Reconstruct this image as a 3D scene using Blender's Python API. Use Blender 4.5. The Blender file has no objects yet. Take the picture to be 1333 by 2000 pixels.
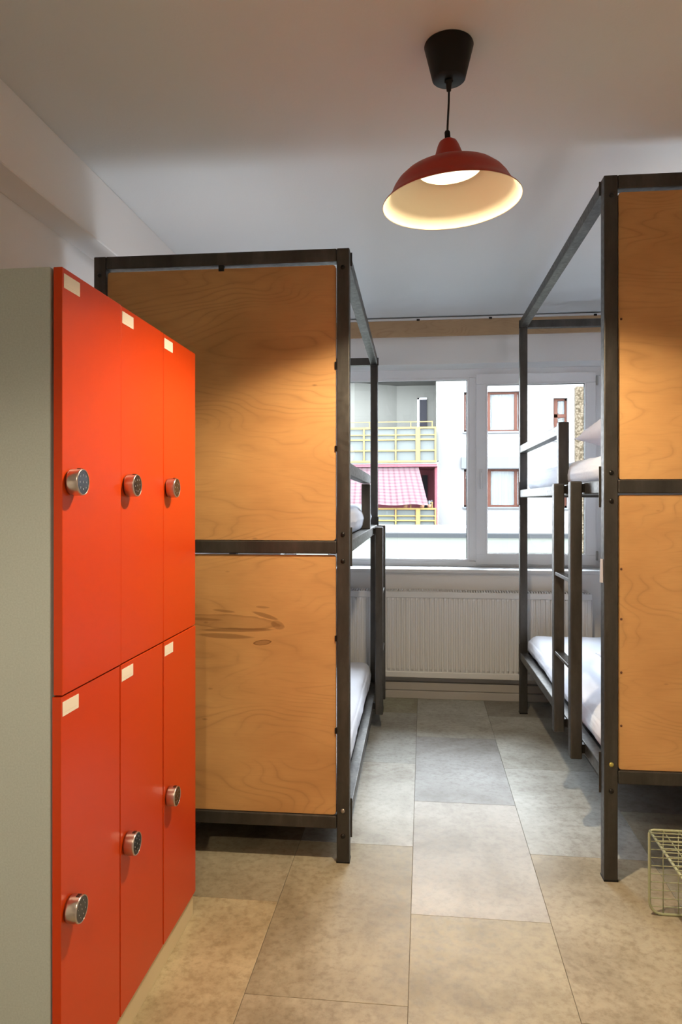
import bpy, bmesh, math, random
from mathutils import Vector, Matrix, noise
rnd = random.Random(7)
PI = math.pi
C = bpy.context.scene.collection
S = bpy.context.scene

# ------------------------------------------------------------------ camera
cam_d = bpy.data.cameras.new('camera')
cam = bpy.data.objects.new('camera', cam_d); C.objects.link(cam)
cam_d.sensor_fit = 'VERTICAL'
cam_d.sensor_height = 36.0
cam_d.sensor_width = 24.0
F_PX = 1400.0
cam_d.lens = F_PX / 2000.0 * 36.0
cam_d.shift_y = -18.0 / 2000.0
cam_d.clip_start = 0.05
cam_d.clip_end = 200
cam.location = (0, 0, 1.4)
cam.rotation_euler = (PI / 2, 0, math.radians(6.5804))
S.camera = cam

# ------------------------------------------------------------------ world / exposure
SKY = 31.0
LAMP = 195.0
GLOW = 4.0
ENTRY = .65
BUNK_FILL = 5.4  # power of the fill lamps added inside the bunks
w = bpy.data.worlds.new('overcast_sky'); S.world = w; w.use_nodes = True
nt = w.node_tree; nt.nodes.clear()
wo = nt.nodes.new('ShaderNodeOutputWorld'); wb = nt.nodes.new('ShaderNodeBackground')
wb.inputs['Color'].default_value = (0.86, 0.93, 1.0, 1); wb.inputs['Strength'].default_value = SKY
nt.links.new(wb.outputs[0], wo.inputs[0])
S.view_settings.view_transform = 'Standard'
S.view_settings.look = 'None'
S.view_settings.exposure = 0.0
S.view_settings.gamma = 1.0
S.view_settings.use_curve_mapping = False
S.cycles.max_bounces = 14
S.cycles.diffuse_bounces = 8
S.cycles.glossy_bounces = 6
S.cycles.transparent_max_bounces = 12
S.cycles.sample_clamp_indirect = 6
S.cycles.caustics_reflective = False
S.cycles.caustics_refractive = False

# daylight portal in the window opening (only guides sky sampling)
pd = bpy.data.lights.new('window_portal', 'AREA'); pd.shape = 'RECTANGLE'
pd.size = 2.3; pd.size_y = 1.45
pd.cycles.is_portal = True
po = bpy.data.objects.new('window_portal', pd); C.objects.link(po)
po.location = (0.15, 5.60, 1.66); po.rotation_euler = (-PI / 2, 0, 0)

# ------------------------------------------------------------------ materials
def mat(name, col=(.8, .8, .8), rough=.5, metal=0.0, spec=.5, emit=None, estr=0, coat=0, coat_rough=.1):
    m = bpy.data.materials.new(name); m.use_nodes = True
    b = m.node_tree.nodes['Principled BSDF']
    b.inputs['Base Color'].default_value = (*col, 1)
    b.inputs['Roughness'].default_value = rough
    b.inputs['Metallic'].default_value = metal
    b.inputs['Specular IOR Level'].default_value = spec
    b.inputs['Coat Weight'].default_value = coat
    b.inputs['Coat Roughness'].default_value = coat_rough
    if emit:
        b.inputs['Emission Color'].default_value = (*emit, 1)
        b.inputs['Emission Strength'].default_value = estr
    return m

class NT:
    """small helper for node graphs"""
    def __init__(s, m):
        s.m = m; s.t = m.node_tree; s.b = s.t.nodes['Principled BSDF']
    def n(s, typ, **kw):
        nd = s.t.nodes.new(typ)
        for k, v in kw.items():
            if k in nd.inputs: nd.inputs[k].default_value = v
            else: setattr(nd, k, v)
        return nd
    def l(s, a, b): s.t.links.new(a, b)
    def coord(s, scale=(1, 1, 1), loc=(0, 0, 0), kind='Object', rand=False):
        tc = s.n('ShaderNodeTexCoord'); mp = s.n('ShaderNodeMapping')
        mp.inputs['Scale'].default_value = scale; mp.inputs['Location'].default_value = loc
        src = tc.outputs[kind]
        if rand:
            oi = s.n('ShaderNodeObjectInfo'); ml = s.n('ShaderNodeVectorMath', operation='SCALE')
            cb = s.n('ShaderNodeCombineXYZ'); 
            s.l(oi.outputs['Random'], cb.inputs[0]); s.l(oi.outputs['Random'], cb.inputs[1])
            s.l(cb.outputs[0], ml.inputs[0]); ml.inputs['Scale'].default_value = 37.0
            ad = s.n('ShaderNodeVectorMath', operation='ADD')
            s.l(src, ad.inputs[0]); s.l(ml.outputs[0], ad.inputs[1]); src = ad.outputs[0]
        s.l(src, mp.inputs['Vector']); return mp.outputs['Vector']
    def noise(s, vec, scale, detail=4, rough=.5, dist=0):
        nd = s.n('ShaderNodeTexNoise'); nd.inputs['Scale'].default_value = scale
        nd.inputs['Detail'].default_value = detail; nd.inputs['Roughness'].default_value = rough
        nd.inputs['Distortion'].default_value = dist
        s.l(vec, nd.inputs['Vector']); return nd.outputs['Fac']
    def ramp(s, fac, stops, interp='LINEAR'):
        r = s.n('ShaderNodeValToRGB'); cr = r.color_ramp; cr.interpolation = interp
        while len(cr.elements) < len(stops): cr.elements.new(.5)
        for e, (p, c) in zip(cr.elements, stops):
            e.position = p; e.color = (*c, 1) if len(c) == 3 else c
        s.l(fac, r.inputs[0]); return r.outputs[0]
    def math(s, op, a, b=None, clamp=False):
        nd = s.n('ShaderNodeMath', operation=op); nd.use_clamp = clamp
        for i, x in enumerate((a, b)):
            if x is None: continue
            if isinstance(x, (int, float)): nd.inputs[i].default_value = x
            else: s.l(x, nd.inputs[i])
        return nd.outputs[0]
    def mix(s, fac, a, b, blend='MIX'):
        nd = s.n('ShaderNodeMix', data_type='RGBA', blend_type=blend)
        for sock, x in ((nd.inputs[0], fac), (nd.inputs[6], a), (nd.inputs[7], b)):
            if isinstance(x, (int, float)): sock.default_value = x
            elif isinstance(x, tuple): sock.default_value = (*x, 1)
            else: s.l(x, sock)
        return nd.outputs[2]
    def bump(s, h, strength, dist=.01):
        bp = s.n('ShaderNodeBump'); bp.inputs['Strength'].default_value = strength
        bp.inputs['Distance'].default_value = dist
        s.l(h, bp.inputs['Height']); s.l(bp.outputs[0], s.b.inputs['Normal'])
    def col(s, c): s.l(c, s.b.inputs['Base Color'])

def plaster(name, col, bump=.12):
    m = mat(name, col, .85, spec=.2); g = NT(m)
    v = g.coord()
    n = g.noise(v, 90, 3, .6); n2 = g.noise(v, 1.3, 2)
    g.col(g.ramp(n2, [(.3, tuple(c * .975 for c in col)), (.7, col)]))
    g.bump(n, bump, .004); return m

M = {}
M['wall'] = plaster('wall_paint', (.80, .79, .78))
M['ceiling'] = plaster('ceiling_paint', (.71, .74, .755))
M['white_trim'] = mat('white_trim', (.72, .73, .74), .35)
M['pvc'] = mat('window_frame_plastic', (.82, .83, .85), .3)
M['rad'] = mat('radiator_enamel', (.72, .73, .74), .35)
M['casing'] = mat('pipe_casing', (.45, .43, .41), .5)
M['gasket'] = mat('gasket', (.05, .05, .05), .6)
M['black'] = mat('black_plastic', (.008, .008, .008), .5, spec=.25)
M['blackmetal'] = mat('black_bolt', (.008, .007, .006), .35, .3)
M['boltzinc'] = mat('zinc_bolt', (.35, .32, .28), .35, .8)

# raw steel
m = mat('raw_steel', (.10, .095, .09), .42, .75); g = NT(m)
v = g.coord((1, 1, .25)); n = g.noise(v, 9, 5, .65); n2 = g.noise(g.coord((1, 1, 1)), 60, 2)
g.col(g.ramp(n, [(.30, (.050, .048, .046)), (.52, (.080, .077, .073)), (.72, (.12, .114, .106))]))
g.l(g.ramp(n2, [(.3, (.36,) * 3), (.7, (.52,) * 3)]), g.b.inputs['Roughness'])
M['steel'] = m

# birch plywood
def plywood(name, streak=None, tint=1.0, scale=1.0, base=((.52, .28, .108), (.63, .36, .145)), line=.66, rand=False):
    m = mat(name, (.6, .4, .2), .42, spec=.35); g = NT(m)
    v = g.coord((1 * scale, 1 * scale, 3.0 * scale), (1.3, 0, .7), rand=rand)
    # cathedral figure: contour lines of a stretched noise field
    field = g.noise(v, 1.05, 2.6, .42, .25)
    rings = g.math('MULTIPLY', field, 30.0)
    fr = g.math('FRACT', rings)
    tri = g.math('ABSOLUTE', g.math('SUBTRACT', fr, .5))
    ln = g.ramp(tri, [(.0, (1, 1, 1)), (.10, (.35, .35, .35)), (.30, (0, 0, 0))])
    brk = g.noise(v, 3.2, 3)
    ln = g.math('MULTIPLY', ln, g.ramp(brk, [(.4, (.0,) * 3), (.62, (1,) * 3)]))
    vf = g.coord((6, 6, 90)); fine = g.noise(vf, 2.2, 4, .6)
    patch = g.noise(g.coord((1.2, 1.2, 2.2)), 2.6, 3)
    c = g.ramp(patch, [(.32, tuple(x * tint for x in base[0])), (.68, tuple(x * tint for x in base[1]))])
    c = g.mix(g.math('MULTIPLY', ln, 1 - line), c, (.24, .12, .045))
    c = g.mix(g.ramp(fine, [(.45, (0,) * 3), (.75, (.13,) * 3)]), c, (.30, .16, .06))
    # small knots
    vo = g.n('ShaderNodeTexVoronoi'); vo.inputs['Scale'].default_value = 4.5
    g.l(g.coord((1, 1, 2.6)), vo.inputs['Vector'])
    kn = g.ramp(vo.outputs['Distance'], [(.0, (1,) * 3), (.035, (.5,) * 3), (.06, (0,) * 3)])
    c = g.mix(g.math('MULTIPLY', kn, .55), c, (.12, .05, .02))
    if streak:
        # dark heartwood flames: noise-distorted ellipses in the panel plane
        tc = g.n('ShaderNodeTexCoord'); sx = g.n('ShaderNodeSeparateXYZ'); g.l(tc.outputs['Object'], sx.inputs[0])
        dn = g.noise(g.coord((4.5, 0, 22)), 1.0, 4, .6); dn2 = g.noise(g.coord((9, 0, 9), (4, 0, 2)), 1.0, 4, .6)
        for (cx, cz, rx, rz, slope, amt, ring) in streak:
            dx = g.math('SUBTRACT', sx.outputs[0], cx)
            dz = g.math('SUBTRACT', g.math('SUBTRACT', sx.outputs[2], cz), g.math('MULTIPLY', dx, slope))
            dz = g.math('ADD', dz, g.math('MULTIPLY', g.math('SUBTRACT', dn, .5), rz * 1.1))
            dx = g.math('ADD', dx, g.math('MULTIPLY', g.math('SUBTRACT', dn2, .5), rx * .5))
            r = g.math('SQRT', g.math('ADD', g.math('POWER', g.math('ABSOLUTE', g.math('DIVIDE', dx, rx)), 2.0),
                                      g.math('POWER', g.math('ABSOLUTE', g.math('DIVIDE', dz, rz)), 1.6)))
            if ring: f = g.ramp(r, [(0, (amt * .50,) * 3), (.74, (amt * .55,) * 3), (.88, (amt,) * 3), (.95, (amt,) * 3), (1.0, (0,) * 3)])
            else: f = g.ramp(r, [(0, (amt,) * 3), (.8, (amt * .9,) * 3), (1.0, (0,) * 3)])
            c = g.mix(f, c, (.15, .062, .022))
    g.col(c); g.bump(fine, .03, .002); return m

# tile vinyl: tone from object colour
m = mat('vinyl_tile', (.5, .47, .42), .45, spec=.22); g = NT(m)
oi = g.n('ShaderNodeObjectInfo')
v = g.coord(rand=True)
a = g.noise(v, 2.6, 7, .66, .3); b_ = g.noise(v, 36, 5, .7); d_ = g.noise(v, 130, 3, .7)
blot = g.ramp(a, [(.36, (.68, .65, .61)), (.50, (.90, .885, .87)), (.64, (1.06, 1.06, 1.06))])
spk = g.ramp(b_, [(.36, (.70, .67, .63)), (.52, (.98, .98, .98)), (.72, (1.10, 1.10, 1.09))])
c = g.mix(1.0, oi.outputs['Color'], blot, 'MULTIPLY'); c = g.mix(.75, c, spk, 'MULTIPLY')
c = g.mix(g.ramp(d_, [(.58, (0,) * 3), (.72, (.18,) * 3)]), c, (.16, .14, .12))
g.col(c); g.l(g.ramp(b_, [(.3, (.42,) * 3), (.7, (.56,) * 3)]), g.b.inputs['Roughness'])
g.bump(b_, .05, .002)
M['tile'] = m
M['subfloor'] = mat('floor_joint', (.12, .11, .10), .8)

m = mat('red_lacquer', (.62, .050, .001), .34, spec=.42); g = NT(m)
g.bump(g.noise(g.coord(), 420, 2), .03, .001); M['red'] = m
m = mat('sage_laminate', (.40, .43, .40), .5, spec=.3); g = NT(m)
n = g.noise(g.coord(), 260, 3, .7); g.col(g.ramp(n, [(.35, (.46, .54, .55)), (.65, (.53, .61, .62))])); M['sage'] = m
M['kick'] = mat('cream_plinth', (.70, .62, .42), .45)
M['sticker'] = mat('cream_sticker', (.86, .82, .72), .6)
M['stickerline'] = mat('sticker_print', (.70, .62, .52), .6)
M['lockmetal'] = mat('brushed_lock_metal', (.62, .57, .55), .28, 1.0)
M['lockface'] = mat('lock_keypad_glass', (.018, .018, .018), .12)
M['digits'] = mat('keypad_print', (.75, .75, .75), .5)
M['shade_red'] = mat('shade_red', (.42, .022, .008), .38)
M['shade_in'] = mat('shade_cream', (.84, .78, .60), .45)
M['bulb'] = mat('lit_bulb', (1, 1, 1), .5, emit=(1.0, .86, .62), estr=GLOW)
M['cord'] = mat('black_cord', (.01, .01, .01), .5)
M['sheet'] = mat('white_bed_linen', (.70, .74, .84), .85, spec=.1)
M['pillow'] = mat('pillow_linen', (.60, .60, .68), .85, spec=.1)
for k in ('sheet', 'pillow'):
    g = NT(M[k]); nn = g.noise(g.coord((1, .5, 1)), 11, 4, .55, .8); g.bump(nn, .45, .012)
M['wire'] = mat('sage_wire', (.36, .40, .26), .42, .1)
M['hinge'] = mat('grey_hinge_cover', (.35, .35, .34), .4)
M['tag'] = mat('white_tag', (.82, .80, .82), .5)
M['brass'] = mat('brass_bolt', (.45, .42, .12), .35, .6)

# glass for the window: thin pane
m = bpy.data.materials.new('window_glass'); m.use_nodes = True; t = m.node_tree; t.nodes.clear()
o_ = t.nodes.new('ShaderNodeOutputMaterial'); mx = t.nodes.new('ShaderNodeMixShader')
tr = t.nodes.new('ShaderNodeBsdfTransparent'); gl = t.nodes.new('ShaderNodeBsdfGlossy'); gl.inputs['Roughness'].default_value = .02
fr = t.nodes.new('ShaderNodeFresnel'); fr.inputs[0].default_value = 1.25
t.links.new(fr.outputs[0], mx.inputs[0]); t.links.new(tr.outputs[0], mx.inputs[1]); t.links.new(gl.outputs[0], mx.inputs[2]); t.links.new(mx.outputs[0], o_.inputs[0])
tr.inputs[0].default_value = (.97, .98, .98, 1); M['glass'] = m

# exterior
M['facade'] = plaster('facade_render', (0.104, 0.102, 0.102))
M['loggia'] = plaster('loggia_render', (0.087, 0.086, 0.078))
M['pink'] = plaster('pink_render', (0.144, 0.044, 0.054))
M['yellow'] = mat('yellow_railing_paint', (.130, .092, .032), .5)
M['frost'] = mat('frosted_balcony_panel', (0.054, 0.059, 0.057), .3)
M['brownwood'] = mat('brown_window_frame', (0.041, 0.017, 0.012), .5)
M['curtain'] = mat('net_curtain', (0.087, 0.095, 0.100), .9)
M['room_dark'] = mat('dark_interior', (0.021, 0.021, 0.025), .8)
M['hood'] = mat('grey_shutter_box', (0.063, 0.067, 0.073), .6)
M['greystrip'] = mat('grey_coping', (0.013, 0.014, 0.015), .6)
M['parapet'] = plaster('parapet_render', (0.054, 0.057, 0.050))
M['white_ledge'] = mat('white_ledge', (0.088, 0.088, 0.088), .6)
M['asphalt'] = mat('courtyard_paving', (0.069, 0.066, 0.062), .9)
m = mat('pebbledash', (0.173, 0.139, 0.096), .9); g = NT(m)
vo = g.n('ShaderNodeTexVoronoi'); vo.inputs['Scale'].default_value = 38; g.l(g.coord(), vo.inputs['Vector'])
g.col(g.ramp(vo.outputs['Distance'], [(.1, (0.054, 0.045, 0.033)), (.5, (0.036, 0.028, 0.019)), (.8, (0.017, 0.013, 0.008))])); g.bump(vo.outputs['Distance'], .8, .02)
M['pebble'] = m
m = mat('checked_awning', (0.209, 0.139, 0.139), .8); g = NT(m)
tc = g.n('ShaderNodeTexCoord'); sx = g.n('ShaderNodeSeparateXYZ'); g.l(tc.outputs['UV'], sx.inputs[0])
def stripe(o, n, wd): 
    f = g.math('FRACT', g.math('MULTIPLY', o, n)); return g.math('LESS_THAN', f, wd)
s1 = stripe(sx.outputs[0], 22, .35); s2 = stripe(sx.outputs[1], 12, .35)
g.col(g.mix(g.math('MULTIPLY', g.math('ADD', s1, s2), .5), (0.072, 0.051, 0.054), (0.049, 0.024, 0.030)))
M['awning'] = m
M['green'] = mat('green_bin', (0.087, 0.173, 0.077), .5)
M['greybox'] = mat('grey_storage_box', (0.077, 0.087, 0.094), .6)
M['terracotta'] = mat('terracotta', (0.156, 0.077, 0.049), .7)
M['leaf'] = mat('dry_leaves', (0.121, 0.077, 0.041), .7)
M['redbox'] = mat('red_box', (0.209, 0.069, 0.062), .6)

for k in ('facade', 'loggia', 'pink', 'yellow', 'frost', 'brownwood', 'curtain', 'room_dark', 'hood', 'greystrip', 'parapet', 'white_ledge', 'pebble', 'awning', 'green', 'greybox', 'terracotta', 'leaf', 'redbox', 'asphalt'):
    M[k].node_tree.nodes['Principled BSDF'].inputs['Specular IOR Level'].default_value = .04

# ------------------------------------------------------------------ mesh helpers
class MB:
    def __init__(s): s.bm = bmesh.new(); s.mi = 0
    def _tag(s, faces, smooth=False):
        for f in faces: f.material_index = s.mi; f.smooth = smooth
    def box(s, x0, x1, y0, y1, z0, z1, bev=0, seg=2):
        bm2 = bmesh.new()
        bmesh.ops.create_cube(bm2, size=1)
        for v in bm2.verts:
            v.co = Vector(((x0 + x1) / 2 + v.co.x * abs(x1 - x0), (y0 + y1) / 2 + v.co.y * abs(y1 - y0), (z0 + z1) / 2 + v.co.z * abs(z1 - z0)))
        if bev: bmesh.ops.bevel(bm2, geom=bm2.edges[:], offset=bev, segments=seg, affect='EDGES', profile=.5)
        s.merge(bm2, smooth=False); return s
    def merge(s, bm2, smooth=False, mtx=None):
        if mtx: bmesh.ops.transform(bm2, matrix=mtx, verts=bm2.verts[:])
        mp = {v: s.bm.verts.new(v.co) for v in bm2.verts}
        for f in bm2.faces:
            try: nf = s.bm.faces.new([mp[v] for v in f.verts])
            except ValueError: continue
            nf.material_index = s.mi; nf.smooth = smooth or f.smooth
        bm2.free()
    def lathe(s, prof, c=(0, 0, 0), n=48, axis='Z', mtx=None, smooth=True):
        bm2 = bmesh.new(); rings = []
        for (r, h) in prof:
            if r < 1e-6: rings.append([bm2.verts.new((0, 0, h))])
            else: rings.append([bm2.verts.new((r * math.cos(2 * PI * i / n), r * math.sin(2 * PI * i / n), h)) for i in range(n)])
        for a, b in zip(rings, rings[1:]):
            for i in range(n):
                j = (i + 1) % n
                if len(a) == 1 and len(b) == 1: continue
                if len(a) == 1: vs = [a[0], b[j], b[i]]
                elif len(b) == 1: vs = [a[i], a[j], b[0]]
                else: vs = [a[i], a[j], b[j], b[i]]
                bm2.faces.new(vs)
        R = Matrix.Identity(4)
        if axis == 'Y': R = Matrix.Rotation(-PI / 2, 4, 'X')
        if axis == 'X': R = Matrix.Rotation(PI / 2, 4, 'Y')
        T = Matrix.Translation(c) @ (mtx or Matrix.Identity(4)) @ R
        s.merge(bm2, smooth, T); return s
    def tube(s, pts, r, n=8, closed=False):
        pts = [Vector(p) for p in pts]; N = len(pts); rings = []
        up = None
        for i, p in enumerate(pts):
            a = pts[(i - 1) % N] if (closed or i > 0) else p
            b = pts[(i + 1) % N] if (closed or i < N - 1) else p
            t_ = (b - a).normalized()
            if up is None: up = Vector((0, 0, 1)) if abs(t_.z) < .9 else Vector((1, 0, 0))
            sx_ = t_.cross(up).normalized(); up = sx_.cross(t_).normalized()
            rings.append([s.bm.verts.new(p + r * (math.cos(2 * PI * k / n) * sx_ + math.sin(2 * PI * k / n) * up)) for k in range(n)])
        prs = list(zip(rings, rings[1:])) + ([(rings[-1], rings[0])] if closed else [])
        for a, b in prs:
            for k in range(n):
                f = s.bm.faces.new([a[k], a[(k + 1) % n], b[(k + 1) % n], b[k]]); f.smooth = True; f.material_index = s.mi
        if not closed:
            for rg, rev in ((rings[0], True), (rings[-1], False)):
                f = s.bm.faces.new(rg if not rev else rg[::-1]); f.material_index = s.mi
        return s
    def prism(s, outline, y0, y1):
        """outline in x,z extruded along y"""
        a = [s.bm.verts.new((x, y0, z)) for x, z in outline]; b = [s.bm.verts.new((x, y1, z)) for x, z in outline]
        fs = [s.bm.faces.new(a), s.bm.faces.new(b[::-1])]
        n = len(a)
        for i in range(n): fs.append(s.bm.faces.new([a[i], b[i], b[(i + 1) % n], a[(i + 1) % n]]))
        for f in fs: f.material_index = s.mi
        return s
    def build(s, name, mats, parent=None, recalc=True, **props):
        if recalc: bmesh.ops.recalc_face_normals(s.bm, faces=s.bm.faces[:])
        me = bpy.data.meshes.new(name); s.bm.to_mesh(me); s.bm.free()
        if not isinstance(mats, (list, tuple)): mats = [mats]
        for m_ in mats: me.materials.append(m_)
        o = bpy.data.objects.new(name, me); C.objects.link(o)
        if parent: o.parent = parent
        for k, v_ in props.items(): o[k] = v_
        return o

def empty(name, loc=(0, 0, 0), rz=0, **props):
    o = bpy.data.objects.new(name, None); C.objects.link(o); o.location = loc; o.rotation_euler = (0, 0, rz)
    o.empty_display_size = .1
    for k, v_ in props.items(): o[k] = v_
    return o

def rrect(x0, x1, z0, z1, r, n=5):
    pts = []
    for cx, cz, a0 in ((x1 - r, z1 - r, 0), (x0 + r, z1 - r, 90), (x0 + r, z0 + r, 180), (x1 - r, z0 + r, 270)):
        for i in range(n + 1):
            a = math.radians(a0 + 90 * i / n); pts.append((cx + r * math.cos(a), cz + r * math.sin(a)))
    return pts

def wall_holes(x0, x1, z0, z1, y0, y1, holes):
    b = MB(); xs = sorted({x0, x1, *[h[0] for h in holes], *[h[1] for h in holes]}); zs = sorted({z0, z1, *[h[2] for h in holes], *[h[3] for h in holes]})
    # faces only on solid/void borders
    def solid(i, k):
        if i < 0 or k < 0 or i >= len(xs) - 1 or k >= len(zs) - 1: return False
        cx = (xs[i] + xs[i + 1]) / 2; cz = (zs[k] + zs[k + 1]) / 2
        return not any(h[0] < cx < h[1] and h[2] < cz < h[3] for h in holes)
    V = {}
    def v(x, y, z):
        if (x, y, z) not in V: V[(x, y, z)] = b.bm.verts.new((x, y, z))
        return V[(x, y, z)]
    for i in range(len(xs) - 1):
        for k in range(len(zs) - 1):
            if not solid(i, k): continue
            X0, X1, Z0, Z1 = xs[i], xs[i + 1], zs[k], zs[k + 1]
            b.bm.faces.new([v(X0, y0, Z0), v(X1, y0, Z0), v(X1, y0, Z1), v(X0, y0, Z1)])
            b.bm.faces.new([v(X0, y1, Z1), v(X1, y1, Z1), v(X1, y1, Z0), v(X0, y1, Z0)])
            if not solid(i - 1, k): b.bm.faces.new([v(X0, y0, Z0), v(X0, y0, Z1), v(X0, y1, Z1), v(X0, y1, Z0)])
            if not solid(i + 1, k): b.bm.faces.new([v(X1, y0, Z1), v(X1, y0, Z0), v(X1, y1, Z0), v(X1, y1, Z1)])
            if not solid(i, k - 1): b.bm.faces.new([v(X0, y0, Z0), v(X0, y1, Z0), v(X1, y1, Z0), v(X1, y0, Z0)])
            if not solid(i, k + 1): b.bm.faces.new([v(X0, y0, Z1), v(X1, y0, Z1), v(X1, y1, Z1), v(X0, y1, Z1)])
    return b

# ================================================================== ROOM
XL, XR, YB, YF, ZC = -1.453, 1.78, -1.9, 5.21, 2.735
floor = MB().box(XL - .1, XR + .1, YB - .1, YF + .35, -.12, -.003).build('floor', M['subfloor'], kind='structure')
MB().box(XL - .1, XR + .1, YB - .1, YF + .35, ZC, ZC + .12).build('ceiling', M['ceiling'], kind='structure')
MB().box(XL - .12, XL, YB - .1, YF + .35, -.003, ZC).build('wall_left', M['wall'], kind='structure')
MB().box(XR, XR + .12, YB - .1, YF + .35, -.003, ZC).build('wall_right', M['wall'], kind='structure')
MB().box(XL, XR, YB - .12, YB, -.003, ZC).build('wall_near', M['wall'], kind='structure')
WX0, WX1, WZ0, WZ1 = -1.05, 1.335, .905, 2.40
wall_holes(XL, XR, -.003, ZC, YF, YF + .35, [(WX0, WX1, WZ0, WZ1)]).build('wall_far', M['wall'], kind='structure')
MB().box(XL, -1.32, YB, YF, 2.47, ZC, .004, 1).build('trim_1', M['wall'], kind='structure', label='boxed bulkhead running along the left wall under the ceiling')

# ---- floor tiles : each a child of the floor
W_T, L_T = .465, .9325
cols = [(-1.438, 2.475 - .9325 * 1), (-.973, 2.475), (-.508, 2.0), (-.043, 2.451), (.422, 1.99), (.887, 2.445), (1.352, 1.99)]
cols = [(-1.438, 2.1), (-.973, 2.475), (-.508, 2.0), (-.043, 2.451), (.422, 1.99), (.887, 2.445), (1.352, 1.99)]
tones = {  # (column, index from its offset) : colour
    (1, -1): (0.480, 0.420, 0.283), (1, 0): (0.346, 0.311, 0.228), (1, -2): (0.442, 0.391, 0.274),
    (2, 0): (0.356, 0.317, 0.228), (2, 1): (0.455, 0.460, 0.434), (2, 2): (0.354, 0.369, 0.356), (2, -1): (0.385, 0.344, 0.252),
    (3, 0): (.445, .435, .410), (3, 1): (.315, .322, .328), (3, 2): (0.415, 0.430, 0.404), (3, -1): (0.404, 0.369, 0.274),
    (4, 0): (0.394, 0.354, 0.266), (4, 1): (0.433, 0.450, 0.434), (4, 2): (0.415, 0.430, 0.404), (4, -1): (0.432, 0.391, 0.283), (4, 3): (0.296, 0.290, 0.261),
    (5, 0): (0.346, 0.335, 0.271), (5, 1): (0.267, 0.265, 0.245), (5, -1): (0.422, 0.382, 0.274),
}
tile_me = {}
for ci, (cx, off) in enumerate(cols):
    x0 = max(cx, XL + .002); x1 = min(cx + W_T, XR - .002)
    if ci == 0: x0 = XL + .002
    k = -5
    while off + k * L_T < YF:
        y0 = max(off + k * L_T, YB + .002); y1 = min(off + (k + 1) * L_T, YF - .002)
        if y1 - y0 > .03:
            key = (round(x1 - x0, 4), round(y1 - y0, 4))
            if key not in tile_me:
                b = MB().box(.0007, x1 - x0 - .0007, .0007, y1 - y0 - .0007, 0, .0042, .0007, 1)
                t_ = b.build('tile', M['tile'], floor); tile_me[key] = t_.data
            else:
                t_ = bpy.data.objects.new('tile', tile_me[key]); C.objects.link(t_); t_.parent = floor
            t_.location = (x0, y0, -.0030 - .0012)
            tn = tones.get((ci, k)) or tuple(c_ * rnd.uniform(.85, 1.1) for c_ in (.41, .385, .35))
            t_.color = (*tn, 1)
        k += 1
M['tile'].name = 'vinyl_tile'

# ---- pipe casing under the radiator, window sill, pelmet board
MB().box(XL, XR, 5.150, YF, 0.0, .055, .003, 1).box(XL, XR, 5.162, YF, .057, .112, .003, 1).build('baseboard_far', M['casing'], kind='structure')
MB().box(WX0 - .06, WX1 + .06, 5.165, YF + .235, .897, .925, .008, 2).build('trim_2', M['white_trim'], kind='structure', label='white window sill board')
M['ply_pelmet'] = plywood('pelmet_plywood', scale=1.4, base=((.40, .265, .15), (.48, .32, .18)))
pel = empty('pelmet_board', (0.16, 5.17, 2.60), label='long narrow plywood board fixed high on the far wall above the window', category='board')
MB().box(-1.59, 1.60, 0, .018, -.008, .108, .001, 1).build('board', M['ply_pelmet'], pel)
for xx in (-.21, .30, .58, 1.02):
    MB().box(xx, xx + .022, -.003, .006, .104, .118, .001, 1).build('clip', M['blackmetal'], pel)
MB().box(-1.59, 1.60, -.001, .018, .109, .124).build('bright_gap_strip', M['white_trim'], pel, label='white strip standing for the bright gap above the board')  # white strip added for the bright line of the gap under the ceiling
MB().box(-1.58, 1.59, .018, .040, .02, .09).build('mounting_batten', M['wall'], pel)

# ---- window
win = empty('window_1', (.14, 5.42, .93), kind='structure')
def wbox(*a, bev=.004): 
    ox, oy, oz = .14, 5.42, .93
    return (a[0] - ox, a[1] - ox, a[2] - oy, a[3] - oy, a[4] - oz, a[5] - oz, bev)
b = MB()
b.box(*wbox(WX0, WX1, 5.43, 5.50, 2.335, 2.40)); b.box(*wbox(WX0, WX1, 5.43, 5.50, .925, .965))
b.box(*wbox(WX0, WX0 + .07, 5.43, 5.50, .966, 2.334)); b.box(*wbox(1.235, WX1, 5.446, 5.50, .966, 2.334))
b.box(*wbox(.322, .392, 5.428, 5.50, .966, 2.334)); b.box(*wbox(-.72, -.65, 5.43, 5.50, .966, 2.334))
b.build('window_frame', M['pvc'], win)
def pane(x0, x1, z0, z1, y):
    g_ = MB(); g_.box(*wbox(x0 - .004, x1 + .004, y, y + .005, z0 - .004, z1 + .004, bev=0)); g_.build('pane', M['glass'], win)
    k_ = MB(); e = .006
    for a in ((x0, x1, z0, z0 + e), (x0, x1, z1 - e, z1), (x0, x0 + e, z0, z1), (x1 - e, x1, z0, z1)):
        k_.box(*wbox(a[0], a[1], y - .004, y + .003, a[2], a[3], bev=0))
    k_.build('gasket', M['gasket'], win)
# fixed pane beads
def bead(x0, x1, z0, z1, y0, y1, wd):
    b = MB()
    for a in ((x0 - wd, x1 + wd, z0 - wd, z0), (x0 - wd, x1 + wd, z1, z1 + wd), (x0 - wd, x0, z0, z1), (x1, x1 + wd, z0, z1)):
        b.box(*wbox(a[0], a[1], y0, y1, a[2], a[3], bev=.003))
    return b
bead(-.65 + .02, .326 - .004, .967 + .012, 2.318, 5.425, 5.45, .018).build('glazing_bead', M['pvc'], win)
pane(-.65, .324, .967, 2.322, 5.452)
pane(WX0 + .07, -.72, .967, 2.322, 5.452)
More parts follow.
